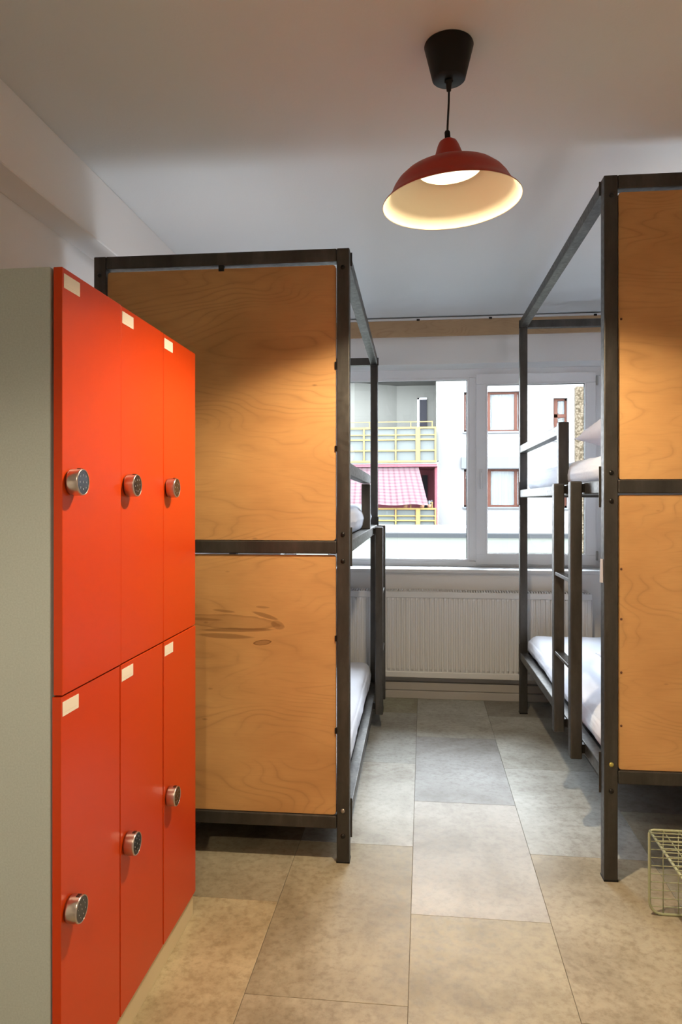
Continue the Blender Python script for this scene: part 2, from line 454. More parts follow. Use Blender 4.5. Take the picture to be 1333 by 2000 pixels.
# casement on the right
bead(.462, 1.175, 1.018, 2.280, 5.400, 5.445, .075).build('sash', M['pvc'], win)
bead(.470, 1.167, 1.026, 2.272, 5.392, 5.402, .010).build('glazing_bead', M['pvc'], win)
pane(.466, 1.171, 1.022, 2.276, 5.420)
h_ = MB(); h_.box(*wbox(.412, .434, 5.392, 5.400, 1.57, 1.65, bev=.003)); h_.box(*wbox(.414, .432, 5.372, 5.392, 1.50, 1.63, bev=.006)); h_.build('window_handle', M['white_trim'], win)
for z_ in (2.255, .98):
    MB().box(*wbox(1.246, 1.262, 5.384, 5.400, z_, z_ + .068, bev=.004)).build('hinge', M['hinge'], win)

# ---- radiator
rad = empty('radiator', (.15, 5.10, .166), label='long white ribbed panel radiator under the window', category='radiator')
RX0, RX1 = -1.0, 1.003
MB().box(RX0, RX1, .006, .02, 0, .60, .003, 1).box(RX0 - .002, RX1 + .002, -.006, .010, .562, .604, .004, 2).box(RX0 - .002, RX1 + .002, -.006, .010, -.002, .040, .004, 2).build('front_panel', M['rad'], rad)
b = MB(); n_r = int((RX1 - RX0 - .03) / .0333)
for i in range(n_r):
    x_ = RX0 + .022 + i * .0333
    y_ = .006; outl = [(0, 0), (.004, -.009), (.017, -.009), (.021, 0)]
    zz = [(.040, 1), (.060, 1), (.545, 1), (.565, 1)]
    vs = []
    for zi, (z_, _) in enumerate(zz):
        inner = zi in (1, 2)
        vs.append([b.bm.verts.new((x_ + .0015 + px, y_ + (py if inner else 0), z_)) for px, py in outl])
    for A_, B_ in zip(vs, vs[1:]):
        for j in range(3):
            b.bm.faces.new([A_[j], A_[j + 1], B_[j + 1], B_[j]])
b.build('flutes', M['rad'], rad, kind='stuff')
MB().box(RX0, RX1, .09, .10, .01, .59, .003, 1).build('rear_panel', M['rad'], rad)
for x_ in (RX0 - .003, RX1 - .001): MB().box(x_, x_ + .004, .0, .10, 0, .60, .001, 1).build('side_cover', M['rad'], rad)
b = MB()
for i in range(110):
    x_ = RX0 + .008 + i * (RX1 - RX0 - .02) / 110
    b.box(x_, x_ + .010, .004, .098, .600, .612)
b.build('top_grille', M['rad'], rad, kind='stuff')
for x_ in (RX0 + .3, RX1 - .3):
    MB().box(x_, x_ + .03, .10, .108, .1, .5).build('wall_bracket', M['rad'], rad)

# ================================================================== BUNK BEDS
BW, BL, TT = 1.035, 2.163, .05
def make_bed(root, low, mid, top, panel_end, ladder, guard, screws, streak, bolts_zinc, gapclips):
    """local: x=0 is the aisle side, x grows to the wall; y runs along the bed"""
    bv = .004
    for (x0, y0) in ((0, 0), (BW - TT, 0), (0, BL - TT), (BW - TT, BL - TT)):
        p = MB().box(x0, x0 + TT, y0, y0 + TT, 0, top, bv, 2).build('post', M['steel'], root)
        MB().box(x0 - .001, x0 + TT + .001, y0 - .001, y0 + TT + .001, 0.0, .008, .001, 1).build('foot_cap', M['black'], p)
    for z in (top - TT, mid - TT, low - TT):
        for y0 in (0, BL - TT):
            MB().box(TT + .0008, BW - TT - .0008, y0 + .001, y0 + TT - .001, z, z + TT, bv, 2).build('end_rail', M['steel'], root)
        for x0 in (0, BW - TT):
            MB().box(x0 + .001, x0 + TT - .001, TT + .005, BL - TT - .005, z, z + TT, bv, 2).build('side_rail', M['steel'], root)
    # bed bases
    for z in (mid, low):
        MB().box(TT + .001, BW - TT - .001, TT + .002, BL - TT - .002, z - .036, z - .020).build('bed_base', M['steel'], root)
    # joint plates
    for z in (mid - TT / 2, low - TT / 2, top - TT / 2):
        hh = .077 if z < top - TT else .03
        for (y0, y1) in ((TT, TT + .004), (BL - TT - .004, BL - TT)):
            for x0 in (-.006, BW - .046):
                MB().box(x0, x0 + .052, y0, y1, z - hh, min(z + hh, top - .002), .0008, 1).build('joint_plate', M['steel'], root)
    # panels in the head end
    yp = 0 if panel_end == 0 else BL - TT
    gx = .004
    for (z0, z1, mm) in ((mid + .002, top - TT - .012, M['ply_a'] if panel_end == 0 else M['ply_b']), (low + .002, mid - TT - .006, M['ply_c'] if panel_end == 0 else M['ply_d'])):
        b = MB(); b.prism(rrect(TT + gx, BW - TT - gx, z0, z1, .012), yp + (.010 if panel_end == 0 else TT - .028), yp + (.028 if panel_end == 0 else TT - .010))
        p = b.build('end_panel', mm, root)
        for z in screws:
            if z0 < z < z1:
                ys = yp + (.010 if panel_end == 0 else TT - .010)
                MB().lathe([(.0, -.0015), (.004, -.0015), (.0045, 0), (.0045, .002)], (TT + .014, ys, z), 14, 'Y').build('screw', M['terracotta'], p)
    ysg = (yp + .006, yp + .022) if panel_end == 0 else (yp + TT - .022, yp + TT - .006)
    for (x_, z_, w_, h_) in gapclips:
        MB().box(x_, x_ + w_, ysg[0], ysg[1], z_, z_ + h_).build('panel_clip', M['blackmetal'], root)
    # bolts on the visible end
    yb = -.0005 if panel_end == 0 else BL + .0005
    sg = 1 if panel_end == 0 else -1
    for xb in (TT * .52, BW - TT * .48):
        for z, kz in ((top - .075, 0), (mid + .026, 0), (mid - .078, 0), (low + .022, 1 if xb < .1 else 0), (low - .076, 0)):
            mt = (M['brass'] if panel_end == 0 else M['boltzinc']) if kz else M['blackmetal']
            prof = [(.0, -.0052 * sg), (.0045, -.005 * sg), (.0078, -.0028 * sg), (.009, 0), (.009, .001 * sg)]
            MB().lathe(prof, (xb, yb, z), 18, 'Y').build('bolt', mt, root, label='lighter bolt head' if kz else 'black bolt head')
    # guard rail
    g0, g1, gp = guard                  # rail from g0 to g1, short post from gp to gp+TT
    MB().box(.002, TT - .002, g0, g1, mid + .245, mid + .295, bv, 2).build('guard_rail', M['steel'], root)
    MB().box(0, TT, gp, gp + TT, mid, mid + .308, bv, 2).build('guard_post', M['steel'], root)
    # ladder
    l0, l1, lz0, lz1 = ladder
    lx0, lx1 = -.058, -.010
    for yy in (l0, l1):
        MB().box(lx0, lx1, yy, yy + TT, lz0, lz1, .006, 3).build('ladder_upright', M['steel'], root)
        for zz in (mid - TT / 2, low - TT / 2):
            MB().box(lx1, .001, yy + .008, yy + TT - .008, zz - .018, zz + .018).build('ladder_hook', M['blackmetal'], root)
    for zz in (lz1 - .406, lz1 - .770):
        MB().box(lx0 + .004, lx1 - .004, min(l0, l1) + TT, max(l0, l1), zz - .016, zz, .002, 1).build('rung', M['steel'], root)

M['ply_plain'] = plywood('base_plywood')
M['ply_a'] = plywood('panel_plywood_a')
M['ply_b'] = plywood('panel_plywood_b', scale=.9)
M['ply_c'] = plywood('panel_plywood_c', scale=1.15)
# streak positions in left-bed local coordinates (x from the aisle side, z height)
M['ply_d'] = plywood('panel_plywood_d', scale=.95, streak=[
    (.500, .930, .235, .031, .06, .40, True), (.335, .955, .055, .010, .28, .55, False), (.500, .972, .05, .006, .10, .5, False), (.45, .897, .165, .009, -.02, .60, False),
    (.60, .938, .10, .007, .03, .45, False), (.50, .872, .125, .011, .03, .55, False), (.345, .850, .038, .011, -.1, .8, True), (.285, .918, .030, .020, .2, .45, False),
    (.345, .988, .03, .005, .05, .45, False)])

R_ANG, L_ANG = math.radians(.78), math.radians(.68)
bedR = empty('bunk_bed', (.663, 2.743, 0), R_ANG, label='right hand dark steel bunk bed with plywood end panels behind the wire crate', category='bunk bed', group='steel and plywood bunk beds')
make_bed(bedR, .411, 1.485, 2.611, 0, (.297, .647, .344, 1.489), (.887, BL - TT, .837), (2.08, .555 + .02, .97, 1.155, .772), None, True, [])
# left bed turned round: local origin at its far aisle corner
cR = Vector((-.286, 2.766)); dR = Vector((-math.sin(L_ANG), math.cos(L_ANG)))
oL = cR + dR * BL
bedL = empty('bunk_bed', (oL.x, oL.y, 0), L_ANG + PI, label='dark steel bunk bed on the left with plywood end panels, partly behind the red lockers', category='bunk bed', group='steel and plywood bunk beds')
make_bed(bedL, .181, 1.251, 2.390, 1, (BL - 2.00, BL - 1.655, .105, 1.252), (TT, BL - TT, .82), (), None, True,
         [(TT - .002, 1.92, .010, .030), (TT - .002, 1.60, .010, .022), (TT - .002, .86, .010, .022), (TT - .002, .50, .010, .022), (.50, 2.318, .022, .022)])
# the guard rail of the left bed runs from the head post to its short post
for o in list(bedL.children):
    if o.name.startswith('guard_rail'):
        bpy.data.objects.remove(o)
MB().box(.002, TT - .002, .823, BL - TT, 1.251 + .258, 1.251 + .308, .004, 2).build('guard_rail', M['steel'], bedL)
for o in list(bedL.children):
    if o.name.startswith('guard_post'):
        for v in o.data.vertices:
            if v.co.z > 1.5: v.co.z -= .052

# ---- mattresses
def mattress(parent_bed, z0, thick, label, seed, name='mattress', x0=TT + .003, x1=BW - TT - .004, y0=TT + .02, y1=BL - TT - .02, edge=.018):
    bm = bmesh.new(); bmesh.ops.create_cube(bm, size=2)
    bmesh.ops.subdivide_edges(bm, edges=bm.edges[:], cuts=44, use_grid_fill=True)
    hx, hy, hz = (x1 - x0) / 2, (y1 - y0) / 2, thick / 2
    r = min(.05, hz * .85)
    for v in bm.verts:
        p = Vector((v.co.x * hx, v.co.y * hy, v.co.z * hz))
        q = Vector((max(-hx + r, min(hx - r, p.x)), max(-hy + r, min(hy - r, p.y)), max(-hz + r, min(hz - r, p.z))))
        d = p - q
        if d.length > 1e-9: p = q + d.normalized() * r * min(1, d.length / r if v.co.z * 0 else 1)
        sv = Vector((p.x * 3.1 + seed * 3.3, p.y * 2.6, p.z * 7))
        nz = noise.noise(sv) * .5 + .5 * noise.noise(sv * 2.3)
        ridge = 1 - abs(noise.noise(Vector((p.x * 9 + seed, p.y * 4.2 + seed, p.z * 14)))) * 2
        side = 1 if v.co.z > -.9 else 0
        amp = .007 * nz + .0035 * max(0, ridge) ** 2
        p += d.normalized() * amp * side if d.length > 1e-9 else Vector((0, 0, 0))
        # sheet sags a little outwards along the edges
        if v.co.z < .6 and v.co.z > -1: p.x += (1 if p.x > 0 else -1) * edge * (1 - abs(v.co.z)) * (.35 + .65 * (noise.noise(Vector((seed, p.y * 3.3, 0))) * .5 + .5)) * (abs(v.co.x) ** 8)
        v.co = p
    b = MB(); b.bm.free(); b.bm = bm
    for f in bm.faces: f.smooth = True
    o = b.build(name, M['sheet'])
    rot = Matrix.Rotation(parent_bed.rotation_euler.z, 4, 'Z')
    loc = Matrix.Translation(parent_bed.location) @ rot @ Vector(((x0 + x1) / 2, (y0 + y1) / 2, z0 + hz))
    o.location = loc; o.rotation_euler = (0, 0, parent_bed.rotation_euler.z)
    o['label'] = label; o['category'] = 'mattress'; o['group'] = 'mattresses in white sheets'
    return o
mattress(bedR, 1.485 - .018, .135, 'white sheeted mattress on the top bunk of the right bed', 1)
mattress(bedR, .411 - .018, .135, 'white sheeted mattress on the bottom bunk of the right bed', 2)
mattress(bedL, 1.251 - .018, .150, 'white sheeted mattress on the top bunk of the left bed', 3)
mattress(bedL, .181 - .018, .160, 'white sheeted mattress on the bottom bunk of the left bed', 4)

# ---- pillows
def pillow(loc, rot, size, label, seed):
    a, c, T = size; n = 44; b = MB(); vt, vb = {}, {}
    for i in range(n + 1):
        for j in range(n + 1):
            u = -1 + 2 * i / n; v = -1 + 2 * j / n
            x = a * u * (1 - .09 * (1 - v * v)); y = c * v * (1 - .09 * (1 - u * u))
            h = T * max(0, (1 - u ** 2)) ** .55 * max(0, (1 - v ** 2)) ** .55
            # radial puckers at the corners
            ang = math.atan2(abs(v), abs(u)); rr = (abs(u) * abs(v)) ** .5
            puck = math.sin(ang * 34 + seed + 3 * noise.noise(Vector((u * 2, v * 2, seed)))) * .008 * max(0, rr - .35)
            wr = .008 * noise.noise(Vector((u * 3 + seed, v * 3, 1))) * (1 - max(abs(u), abs(v)) ** 6)
            if i in (0, n) or j in (0, n):
                vt[i, j] = vb[i, j] = b.bm.verts.new((x, y, 0))
            else:
                vt[i, j] = b.bm.verts.new((x, y, h + puck + wr)); vb[i, j] = b.bm.verts.new((x, y, -h * .9 + wr))
    for i in range(n):
        for j in range(n):
            for d in (vt, vb):
                try: f = b.bm.faces.new([d[i, j], d[i + 1, j], d[i + 1, j + 1], d[i, j + 1]]); f.smooth = True
                except ValueError: pass
    o = b.build('pillow', M['pillow'], label=label, category='pillow', group='white pillows')
    o.location = loc; o.rotation_euler = rot
    return o
pillow((1.055, 3.125, 1.722), (math.radians(-5), 0, math.radians(2)), (.355, .315, .125), 'pale lilac pillow lying on the top bunk of the right bed, corner poking out', 3)
pillow((1.20, 3.55, .612), (0, math.radians(0), math.radians(-6)), (.34, .30, .095), 'crumpled grey white pillow lying on the bottom bunk of the right bed', 5)

# ---- added lamps behind the end panels, unseen fill for ceiling and bunks
def added_fill_lamp(bed, yl, yd, z, label):
    rz = bed.rotation_euler.z
    p = Matrix.Translation(bed.location) @ Matrix.Rotation(rz, 4, 'Z') @ Vector((.62, yl, z))
    r = empty('added_fill_lamp', p, rz, label=label, category='lamp', group='added bunk fill lamps')
    MB().lathe([(0, 0), (.030, 0), (.030, .012 * yd), (.0, .012 * yd)], (0, 0, 0), 24, 'Y').build('wall_plate', M['black'], r)
    MB().tube([(0, .012 * yd, 0), (0, .07 * yd, .005), (0, .12 * yd, .03)], .005, 8).build('arm', M['black'], r)
    MB().lathe([(.012, -.02), (.03, -.012), (.034, .0), (.032, .0), (.028, -.010), (.0, -.018)], (0, .13 * yd, .045), 24).build('lamp_shade', M['black'], r)
    ld = bpy.data.lights.new('added_fill_light', 'POINT'); ld.energy = BUNK_FILL * (1.0 if z > 1.2 else .3); ld.color = (.94, .96, 1.0); ld.shadow_soft_size = .14
    lo_ = bpy.data.objects.new('added_fill_light', ld); C.objects.link(lo_); lo_.parent = r; lo_.location = (0, .13 * yd, .10)
added_fill_lamp(bedR, .042, 1, 2.05, 'added black fill lamp over the head of the right top bunk')
added_fill_lamp(bedR, .042, 1, .95, 'added black fill lamp over the head of the right bottom bunk')
added_fill_lamp(bedL, BL - .042, -1, 1.85, 'added black fill lamp over the head of the left top bunk')
added_fill_lamp(bedL, BL - .042, -1, .75, 'added black fill lamp over the head of the left bottom bunk')

# ---- white tag on the right post
tg = empty('paper_tag', (.661, 2.766, 1.104), 0, label='small white curled tag stuck on the aisle side of the right bed post', category='tag')
b = MB(); n = 10; pv = []
for i in range(n + 1):
    t_ = -1 + 2 * i / n
    pv.append((-.0015 - .006 * (1 - t_ * t_), t_ * .022))
lo, hi = [], []
for x_, y_ in pv: lo.append(b.bm.verts.new((x_, y_, 0))); hi.append(b.bm.verts.new((x_ * (.6), y_ * .8 + .002, .087)))
for i in range(n): b.bm.faces.new([lo[i], lo[i + 1], hi[i + 1], hi[i]])
r_ = bmesh.ops.solidify(b.bm, geom=b.bm.faces[:], thickness=.0012)
b.build('tag_sheet', M['tag'], tg)

# ================================================================== LOCKERS
LX = -.771
lk = empty('locker_cabinet', (LX, 1.452, 0), label='tall cabinet of six bright red locker doors with a sage green side', category='locker')
PW = .3033
ND = 3; LEN = PW * ND
b = MB()
# carcass: outer shell panels with a back and shelf, local x<0 goes to the wall
b.box(-.60, -.0235, 0, .018, .081 - .081, 1.905, .001, 1)
b.box(-.60, -.0235, LEN - .018, LEN, 0, 1.905, .001, 1)
b.box(-.60, -.0235, .018, LEN - .018, 1.887, 1.905, .001, 1)
b.box(-.60, -.0235, .018, LEN - .018, .081, .099, .001, 1)
b.box(-.60, -.0235, .018, LEN - .018, .976, .994, .001, 1)
for k in (1, 2): b.box(-.58, -.0235, PW * k - .009, PW * k + .009, .099, 1.887)
b.box(-.60, -.594, .018, LEN - .018, .081, 1.905)
b.build('carcass', M['sage'], lk)
MB().box(-.045, -.008, .0, LEN, 0, .079, .001, 1).build('plinth', M['kick'], lk, label='cream plinth strip')

def text_mesh(txt, size):
    cu = bpy.data.curves.new('t', 'FONT'); cu.body = txt; cu.size = size; cu.align_x = 'CENTER'; cu.align_y = 'CENTER'; cu.resolution_u = 1
    o = bpy.data.objects.new('t', cu); C.objects.link(o)
    dg = bpy.context.evaluated_depsgraph_get(); me = bpy.data.meshes.new_from_object(o.evaluated_get(dg))
    bpy.data.objects.remove(o); bpy.data.curves.remove(cu)
    bm = bmesh.new(); bm.from_mesh(me); bpy.data.meshes.remove(me); return bm
digit_bm = {}
def make_lock(name, door, y, z, tilt):
    b = MB()
    # lathe along +X : brushed housing
    prof = [(.0, 0), (.0265, 0), (.0268, .003), (.0288, .0035), (.0292, .006), (.0292, .027), (.0284, .0295), (.0266, .0300), (.0262, .0290)]
    b.lathe(prof, (.0004, y, z), 56, 'X')
    b.mi = 1; b.lathe([(.0264, .0288), (.0, .0288)], (.0004, y, z), 56, 'X')
    # small notch on top of the housing
    b.mi = 1; b.box(.018, .026, y - .006, y + .006, z + .0268, z + .0298)
    b.mi = 2
    lay = {'1': (-.0125, .0125), '2': (0, .0150), '3': (.0125, .0125), '4': (-.0150, 0), '5': (0, 0), '6': (.0150, 0), '7': (-.0125, -.0125), '8': (0, -.0150), '9': (.0125, -.0125)}
    for ch, (dx, dz) in lay.items():
        bm2 = text_mesh(ch, .0062)
        # text plane -> YZ plane facing +X
        Mx = Matrix(((0, 0, 1, 0), (1, 0, 0, 0), (0, 1, 0, 0), (0, 0, 0, 1)))
        rot = Matrix.Rotation(tilt, 4, 'X')
        b.merge(bm2, False, Matrix.Translation((.0297, y, z)) @ rot @ Matrix.Translation((0, dx, dz)) @ Mx)
    return b.build(name, [M['lockmetal'], M['lockface'], M['digits']], door, label='round brushed metal keypad lock')
for row, (z0, z1, zk) in enumerate(((.9875, 1.905, 1.445), (.083, .9835, .513))):
    for k in range(ND):
        y0 = k * PW + .0021; y1 = (k + 1) * PW - .0021
        out = {(0, 0): .0030, (1, 0): .0, (0, 1): .0012, (1, 1): .0003, (0, 2): .0004, (1, 2): .0014}[(row, k)]
        d = MB().box(-.0200, 0, y0, y1, z0, z1, .0012, 2).build('door', M['red'], lk)
        d.location = (out, 0, 0)
        zl = z1 - .012
        s_ = MB(); s_.box(.0002, .0008, y0 + .006, y0 + .078, zl - .031, zl)
        s_.mi = 1; s_.box(.0008, .0009, y0 + .012, y0 + .070, zl - .024, zl - .0235); 
        s_.build('label_sticker', [M['sticker'], M['stickerline']], d, label='blank cream sticker')
        make_lock('lock', d, y0 + .036, zk, [.0, .15, -.1, .45, .2, .1][row * 3 + k])

# ================================================================== PENDANT LAMP
pl = empty('pendant_lamp', (.073, 2.113, 2.27), label='red metal pendant lamp with black ceiling cup hanging over the aisle', category='lamp')
z0 = 2.27
MB().lathe([(0, ZC - z0), (.070, ZC - z0), (.0715, ZC - z0 - .004), (.048, ZC - z0 - .100), (.0455, ZC - z0 - .1025), (.014, ZC - z0 - .1025), (.0, ZC - z0 - .1025)], (0, 0, 0), 56).build('ceiling_cup', M['black'], pl)
MB().lathe([(.0, ZC - z0 - .1022), (.0125, ZC - z0 - .1022), (.0125, ZC - z0 - .108), (.0085, ZC - z0 - .112), (.0065, ZC - z0 - .134), (.0035, ZC - z0 - .136), (0, ZC - z0 - .136)], (0, 0, 0), 24).build('cord_grip', M['black'], pl)
MB().tube([(-.0045, 0, .205), (-.003, .0, .24), (0, 0, .30), (.0005, 0, .34)], .0032, 10).build('cord', M['cord'], pl)
sh = empty('x')  # temporary
bpy.data.objects.remove(sh)
TILT = Matrix.Rotation(math.radians(-3.6), 4, 'Y')
PIV = Matrix.Translation((0, 0, .14)) @ TILT @ Matrix.Translation((0, 0, -.14 + .003)) @ Matrix.Diagonal((.97, .97, 1, 1))
outer = [(.010, .1850), (.018, .1845), (.026, .179), (.032, .168), (.0495, .118), (.052, .114), (.075, .110), (.110, .100), (.140, .085), (.160, .068), (.172, .052), (.180, .036), (.192, .018), (.2075, .004), (.2085, .001)]
inner = [(.2075, .0), (.2060, .003), (.1900, .018), (.1782, .036), (.1700, .052), (.158, .066), (.138, .083), (.109, .098), (.075, .108), (.050, .112), (.0475, .118), (.030, .166), (.0, .176)]
b = MB(); b.lathe(outer, (0, 0, 0), 96, mtx=PIV); b.build('shade', M['shade_red'], pl, recalc=False)
b = MB(); b.lathe([(.2085, .001)] + inner, (0, 0, 0), 96, mtx=PIV); b.build('shade_lining', M['shade_in'], pl, recalc=False, label='cream inside of the shade')
MB().lathe([(0, .183), (.0085, .183), (.0085, .208), (.0060, .212), (0, .212)], (0, 0, 0), 24, mtx=PIV).build('cord_collar', M['black'], pl)
MB().lathe([(0, .176), (.020, .174), (.024, .125), (.0, .123)], (0, 0, 0), 32, mtx=PIV).build('lamp_holder', M['shade_in'], pl)
MB().lathe([(0, .1225), (.040, .1225), (.088, .108), (.094, .104), (.096, .099), (.094, .096)], (0, 0, 0), 48, mtx=PIV).build('bulb_housing', M['shade_in'], pl)
MB().lathe([(0, .0915), (.04, .0925), (.075, .0945), (.0945, .0985)], (0, 0, 0), 48, mtx=PIV).build('bulb', M['bulb'], pl, label='lit frosted disc of the bulb')
sd_ = bpy.data.lights.new('pendant_light', 'SPOT'); sd_.energy = LAMP; sd_.color = (1.0, .79, .52)
sd_.spot_size = math.radians(148); sd_.spot_blend = .45; sd_.shadow_soft_size = .035
so_ = bpy.data.objects.new('pendant_light', sd_); C.objects.link(so_); so_.parent = pl
so_.matrix_local = PIV @ Matrix.Translation((0, 0, .086))

# second pendant of the same kind, over the entry, behind the camera
p2 = pl.copy(); C.objects.link(p2); p2.location = (-.25, -.05, z0)
p2['label'] = 'second red pendant lamp over the entry, behind the viewpoint'
for ch in list(pl.children):
    c_ = ch.copy(); C.objects.link(c_); c_.parent = p2
    if c_.type == 'LIGHT': c_.data = ch.data.copy(); c_.data.energy = LAMP * ENTRY

# ================================================================== WIRE CRATE
cr = empty('wire_crate', (.758, 2.10, 0), label='pale green wire crate standing on the floor before the right bunk bed', category='crate')
CW, CD, CH = .42, .445, .293; RW = .0045; rw = .0016
def loop(yy):
    pts = [(x_, yy, z_) for x_, z_ in rrect(RW, CW - RW, RW, CH - RW, .042, 5)]
    # nearly square corners on top
    out = []
    for x_, z_ in rrect(RW, CW - RW, RW, CH - RW, .042, 5):
        if z_ > CH / 2: continue
        out.append((x_, yy, z_))
    tl = (RW, yy, CH - RW); trr = (CW - RW, yy, CH - RW)
    # order: start left-top, down the left, along bottom, up the right
    left = [p for p in out if p[0] < CW / 2]; right = [p for p in out if p[0] >= CW / 2]
    left.sort(key=lambda p: -p[2]); right.sort(key=lambda p: p[2])
    lt = [(RW, yy, CH - RW - .012), (RW + .004, yy, CH - RW - .003), (RW + .014, yy, CH - RW)]
    rt = [(CW - RW - .014, yy, CH - RW), (CW - RW - .004, yy, CH - RW - .003), (CW - RW, yy, CH - RW - .012)]
    return left + right + rt[::-1] + lt[::-1]
for yy in (RW, CD - RW): MB().tube(loop(yy), RW, 10, closed=True).build('frame_loop', M['wire'], cr)
for xx in (RW + .002, CW - RW - .002): MB().tube([(xx, RW, CH - .008), (xx, CD - RW, CH - .008)], RW, 10).build('top_bar', M['wire'], cr)
b = MB(); x_ = .0
# cross wires of the top and the bottom, then the two end grids
yy = .027
while yy < CD - .01:
    b.tube([(0, yy, CH - .002), (CW, yy, CH - .002)], rw, 6); yy += .0275
for k in range(1, 9):
    xx = k * .0495
    if xx > CW - .01: break
    b.tube([(xx, RW, CH - .005), (xx, CD - RW, CH - .005)], rw * 1.3, 6)
    for yy in (RW, CD - RW): b.tube([(xx, yy, RW), (xx, yy, CH - RW)], rw, 6)
zz = .03
while zz < CH - .01:
    for yy in (RW, CD - RW): b.tube([(RW, yy, zz), (CW - RW, yy, zz)], rw, 6)
    b.tube([(CW - RW, RW, zz), (CW - RW, CD - RW, zz)], rw, 6); zz += .0275
b.build('wire_grid', M['wire'], cr)

# ================================================================== OUTSIDE
MB().box(-40, 40, 5.6, 60, -9.2, -9).build('courtyard_ground', M['asphalt'], kind='structure')
bld = empty('apartment_building', (0, 26, -9), label='white apartment building across the courtyard with a recessed balcony corner', category='building')
def at(x, y, z): return (x, y - 26, z + 9)
def bb(b, x0, x1, y0, y1, z0, z1, bev=0): return b.box(x0, x1, y0 - 26, y1 - 26, z0 + 9, z1 + 9, bev, 1)
wins = [(1.44, 3.44, 3.94, 5.36), (1.44, 3.44, 1.255, 2.60), (4.56, 5.04, 3.62, 5.09), (4.56, 5.04, 1.22, 2.55), (6.6, 8.2, 3.94, 5.36), (6.6, 8.2, 1.255, 2.60)]
b = wall_holes(.53, 14, 0, 20.5, 0, .45, [(a, c_, d + 9, e + 9) for a, c_, d, e in wins]); b.build('facade_wall', M['facade'], bld)
b = MB(); bb(b, -9, .53, 28.0, 28.3, -9, 11.5); bb(b, -9, .53, 26.0, 28.0, 5.95, 6.15); bb(b, .45, .53, 25.95, 28.0, 2.9, 5.95); b.build('balcony_recess_wall', M['loggia'], bld)
b = MB(); b.bm.faces.new([b.bm.verts.new(p) for p in (at(-1.05, 27.99, 2.9), at(-2.6, 27.0, 2.9), at(-2.6, 27.0, 5.95), at(-1.05, 27.99, 5.95))]); bb(b, -9, -2.6, 27.0, 27.05, 2.9, 5.95); b.build('angled_wall', M['loggia'], bld)
b = MB(); bb(b, -9, .50, 27.95, 28.0, 0.0, 2.72); bb(b, .40, .50, 25.9, 28.0, 0.0, 2.72); bb(b, -9, .47, 25.05, 28, 2.66, 2.74); b.build('pink_recess_wall', M['pink'], bld)
b = MB(); bb(b, -9, .47, 25.02, 28, 2.74, 2.86); bb(b, -9, .47, 25.02, 28, -.15, 0.0); bb(b, -9, .47, 25.5, 28.3, 6.15, 11.5); b.build('balcony_slab', M['facade'], bld)
b = MB(); bb(b, -.16, .12, 27.93, 28.02, 2.9, 5.40); b.build('balcony_door', M['room_dark'], bld)
b = MB(); bb(b, -.24, -.16, 27.9, 28.02, 2.9, 5.46); bb(b, -.24, .12, 27.9, 28.02, 5.40, 5.46); b.build('door_frame', M['pvc'], bld)
b = MB(); bb(b, -.06, .15, 27.92, 27.98, .9, 2.47); b.build('recess_window', M['room_dark'], bld)
# facade windows, each with frame, panes and a net curtain
def fwin(x0, x1, z0, z1, bars, tr_=None, dark=False):
    f = MB(); y0, y1 = 26.16, 26.24; fw = .07
    bb(f, x0, x1, y0, y1, z0, z0 + fw); bb(f, x0, x1, y0, y1, z1 - fw, z1); bb(f, x0, x0 + fw, y0, y1, z0, z1); bb(f, x1 - fw, x1, y0, y1, z0, z1)
    for xb, wd in bars: bb(f, xb, xb + wd, y0 - .02, y1, z0, z1)
    if tr_: bb(f, x0, x1, y0 - .02, y1, tr_, tr_ + .12)
    fo = f.build('window', M['brownwood'], bld)
    p = MB(); bb(p, x0 + .02, x1 - .02, 26.20, 26.206, z0 + .02, z1 - .02); p.build('pane', M['glass'], fo)
    c_ = MB(); n_ = int((x1 - x0) * 28); pr = []
    for i in range(n_ + 1):
        xx = x0 + .03 + (x1 - x0 - .06) * i / n_; yy = 26.30 + .022 * math.sin(i * 1.7) + .012 * math.sin(i * .6)
        pr.append((c_.bm.verts.new(at(xx, yy, z0 + .04)), c_.bm.verts.new(at(xx, yy, z1 - .04))))
    for a, d in zip(pr, pr[1:]): c_.bm.faces.new([a[0], d[0], d[1], a[1]])
    c_.build('net_curtain', M['curtain'], fo)
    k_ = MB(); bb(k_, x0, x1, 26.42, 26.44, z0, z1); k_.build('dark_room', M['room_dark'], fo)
    s_ = MB(); bb(s_, x0 - .05, x1 + .05, 25.92, 26.2, z0 - .06, z0); s_.build('window_ledge', M['hood'], fo)
fwin(1.44, 3.44, 3.94, 5.36, [(1.64, .05), (2.21, .16), (3.22, .1)])
fwin(1.44, 3.44, 1.255, 2.60, [(1.64, .05), (2.21, .18), (3.22, .1)])
fwin(4.56, 5.04, 3.62, 5.09, [(4.60, .12)], 4.42)
fwin(4.56, 5.04, 1.22, 2.55, [(4.60, .12)], 2.0)
fwin(6.6, 8.2, 3.94, 5.36, [(7.3, .12)]); fwin(6.6, 8.2, 1.255, 2.60, [(7.3, .12)])
b = MB(); bb(b, 1.34, 3.50, 25.86, 26.0, 2.62, 3.03); b.build('shutter_box', M['hood'], bld)
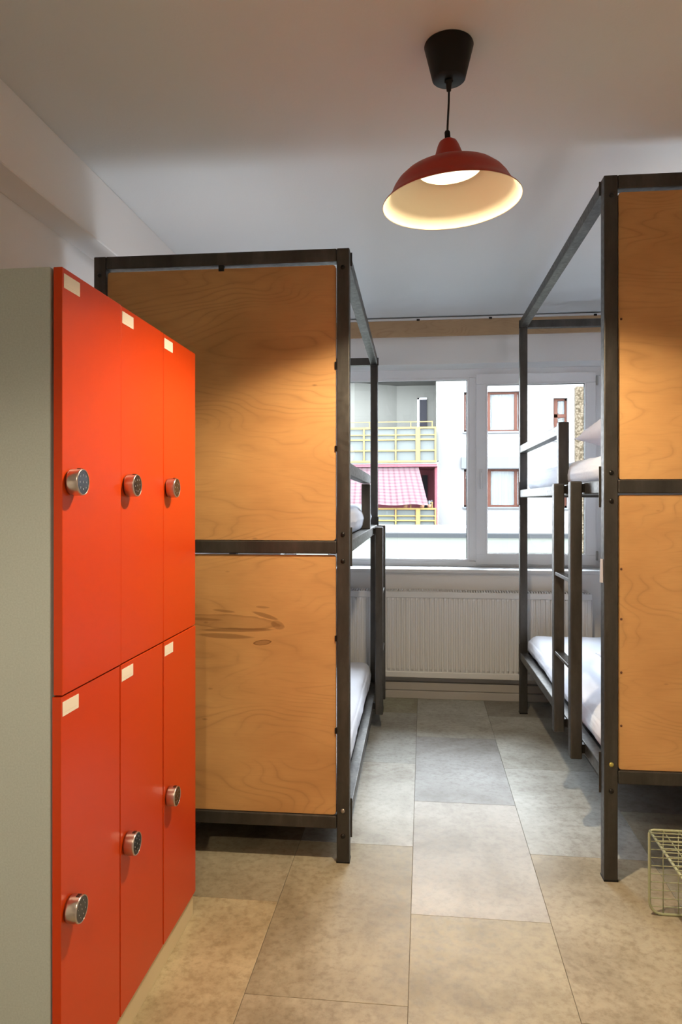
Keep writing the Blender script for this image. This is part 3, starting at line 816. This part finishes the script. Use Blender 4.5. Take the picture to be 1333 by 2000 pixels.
# balconies: railings
def balcony(z_bot, z_top, seed, label):
    root = empty('balcony_railing', (-1, 25, z_bot), label=label, category='railing', group='yellow balcony railings')
    def rb(b, x0, x1, y0, y1, z0, z1): return b.box(x0 + 1, x1 + 1, y0 - 25, y1 - 25, z0 - z_bot, z1 - z_bot, 0)
    H_ = z_top - z_bot
    for dz, th_ in ((H_ - .05, .06), (H_ - .28, .035), (H_ - .45, .05), (H_ - .83, .05), (0.0, .07)):
        b = MB(); rb(b, -6.5, .44, 24.97, 25.03, z_bot + dz, z_bot + dz + th_); b.build('rail', M['yellow'], root)
    posts = [-6.5, -5.4, -4.3, -3.2, -2.1, -.99, -.27, .38]
    for px_ in posts:
        wd = .15 if px_ == -.27 else .05
        b = MB(); rb(b, px_, px_ + wd, 24.95, 25.05, z_bot, z_top); b.build('post', M['yellow'], root)
    for a, c_ in zip(posts, posts[1:]):
        b = MB(); rb(b, a + .06, c_ - .02, 25.04, 25.055, z_bot + .07, z_top - .06); b.build('panel', M['frost'], root)
    b = MB(); rb(b, .40, .44, 25.05, 25.98, z_bot + .05, z_top); b.build('side_panel', M['frost'], root)
    b = MB(); rb(b, -6.5, .32, 25.10, 25.13, z_top + .19, z_top + .215)
    for px_ in (-5, -3.2, -1.9, -.46, .28): rb(b, px_, px_ + .03, 25.05, 25.13, z_top - .05, z_top + .215)
    b.build('flower_rail', M['yellow'], root)
balcony(2.80, 4.02, 1, 'upper yellow balcony railing with grey green panels')
balcony(0.0, 1.21, 2, 'lower yellow balcony railing below the checked awning')
# awning
b = MB(); nx, nz = 40, 14; G = {}
uvl = b.bm.loops.layers.uv.new('UVMap')
for i in range(nx + 1):
    for j in range(nz + 1):
        u, v_ = i / nx, j / nz
        xt = -4.2 + u * (4.2 - .18); xb = -4.6 + u * (4.6 + .16)
        G[i, j] = b.bm.verts.new((xt + (xb - xt) * v_, 25.18 - .50 * v_ + .05 * v_ * math.sin(u * 60) - 25, 2.66 - 1.33 * v_ + .02 * math.sin(u * 23) * v_ - 1.3))
for i in range(nx):
    for j in range(nz):
        f = b.bm.faces.new([G[i, j], G[i + 1, j], G[i + 1, j + 1], G[i, j + 1]]); f.smooth = True
        for lp, (p_, q_) in zip(f.loops, ((i, j), (i + 1, j), (i + 1, j + 1), (i, j + 1))): lp[uvl].uv = (p_ / nx, q_ / nz)
aw = b.build('awning', M['awning'], label='pink checked cloth awning hung under the upper balcony', category='awning'); aw.location = (0, 25, 1.3)
# things on the lower balcony
def thing(o, label, cat, group=None):
    o['label'] = label; o['category'] = cat
    if group: o['group'] = group
    return o
o = MB().box(-.19, .19, -.19, .19, 0, .82, .04).box(-.21, .21, -.21, .21, .80, .86, .02).build('storage_bin', M['green']); o.location = (.14, 25.45, 0); thing(o, 'green bin on the lower balcony by its right corner', 'bin')
o = MB().box(-.45, .45, -.2, .2, 0, .78, .05).box(-.47, .47, -.22, .22, .76, .82, .02).build('storage_box', M['greybox']); o.location = (-.85, 25.5, 0); thing(o, 'dark grey box on the lower balcony behind the railing', 'box')
o = MB().box(-.22, .22, -.2, .2, 0, .56, .03).box(-.24, .24, -.22, .22, .55, .60, .02).build('storage_box', M['redbox']); o.location = (-1.75, 25.5, 0); thing(o, 'red box on the lower balcony left of the dark grey box', 'box')
def pot(x, lab, mt):
    r = empty('flower_pot', (x, 25.12, 1.215), label=lab, category='plant', group='flower pots on the balcony rail')
    MB().lathe([(0, 0), (.06, 0), (.085, .13), (.078, .13), (.07, .11), (0, .11)], (0, 0, 0), 16).build('pot', M['terracotta'], r)
    b = MB()
    for i in range(26):
        a = rnd.uniform(0, 2 * PI); r1 = rnd.uniform(.05, .15); h1 = rnd.uniform(.12, .30)
        p0 = Vector((.03 * math.cos(a), .03 * math.sin(a), .10)); p1 = Vector((r1 * math.cos(a), r1 * .5 * math.sin(a), h1)); sd = Vector((-math.sin(a), math.cos(a), .3)) * .018; m_ = (p0 + p1) / 2 + Vector((0, 0, .03))
        b.bm.faces.new([b.bm.verts.new(p0), b.bm.verts.new(m_ + sd), b.bm.verts.new(p1), b.bm.verts.new(m_ - sd)])
    b.build('foliage', mt, r, kind='stuff')
pot(-.62, 'brown leaved flower pot on the lower balcony rail', M['leaf']); pot(-.05, 'dark leaved flower pot right of the brown leaved one', M['greybox']); pot(.20, 'dark leaved flower pot at the right end of the balcony rail', M['greybox'])
# low building in front: parapet
pw = empty('parapet_wall', (0, 14, -9), label='low pale green parapet wall with white ledge and grey coping outside the window', category='wall')
MB().box(-14, 16, 0, .3, 0, 9.725).build('wall_body', M['parapet'], pw)
MB().box(-14, 16, -.04, .34, 9.725, 9.80).build('grey_coping', M['greystrip'], pw)
MB().box(-14, 16, .34, 2.4, 9.72, 9.90).build('white_ledge', M['white_ledge'], pw)
# pebbledash pier of the neighbouring house
b = MB().box(0, 1.6, 0, .09, 0, 11.82, .015); o = b.build('pebbledash_pier', M['pebble']); o.location = (1.842, 9.0, -9); thing(o, 'brown pebbledash pier outside the right window pane', 'pillar')
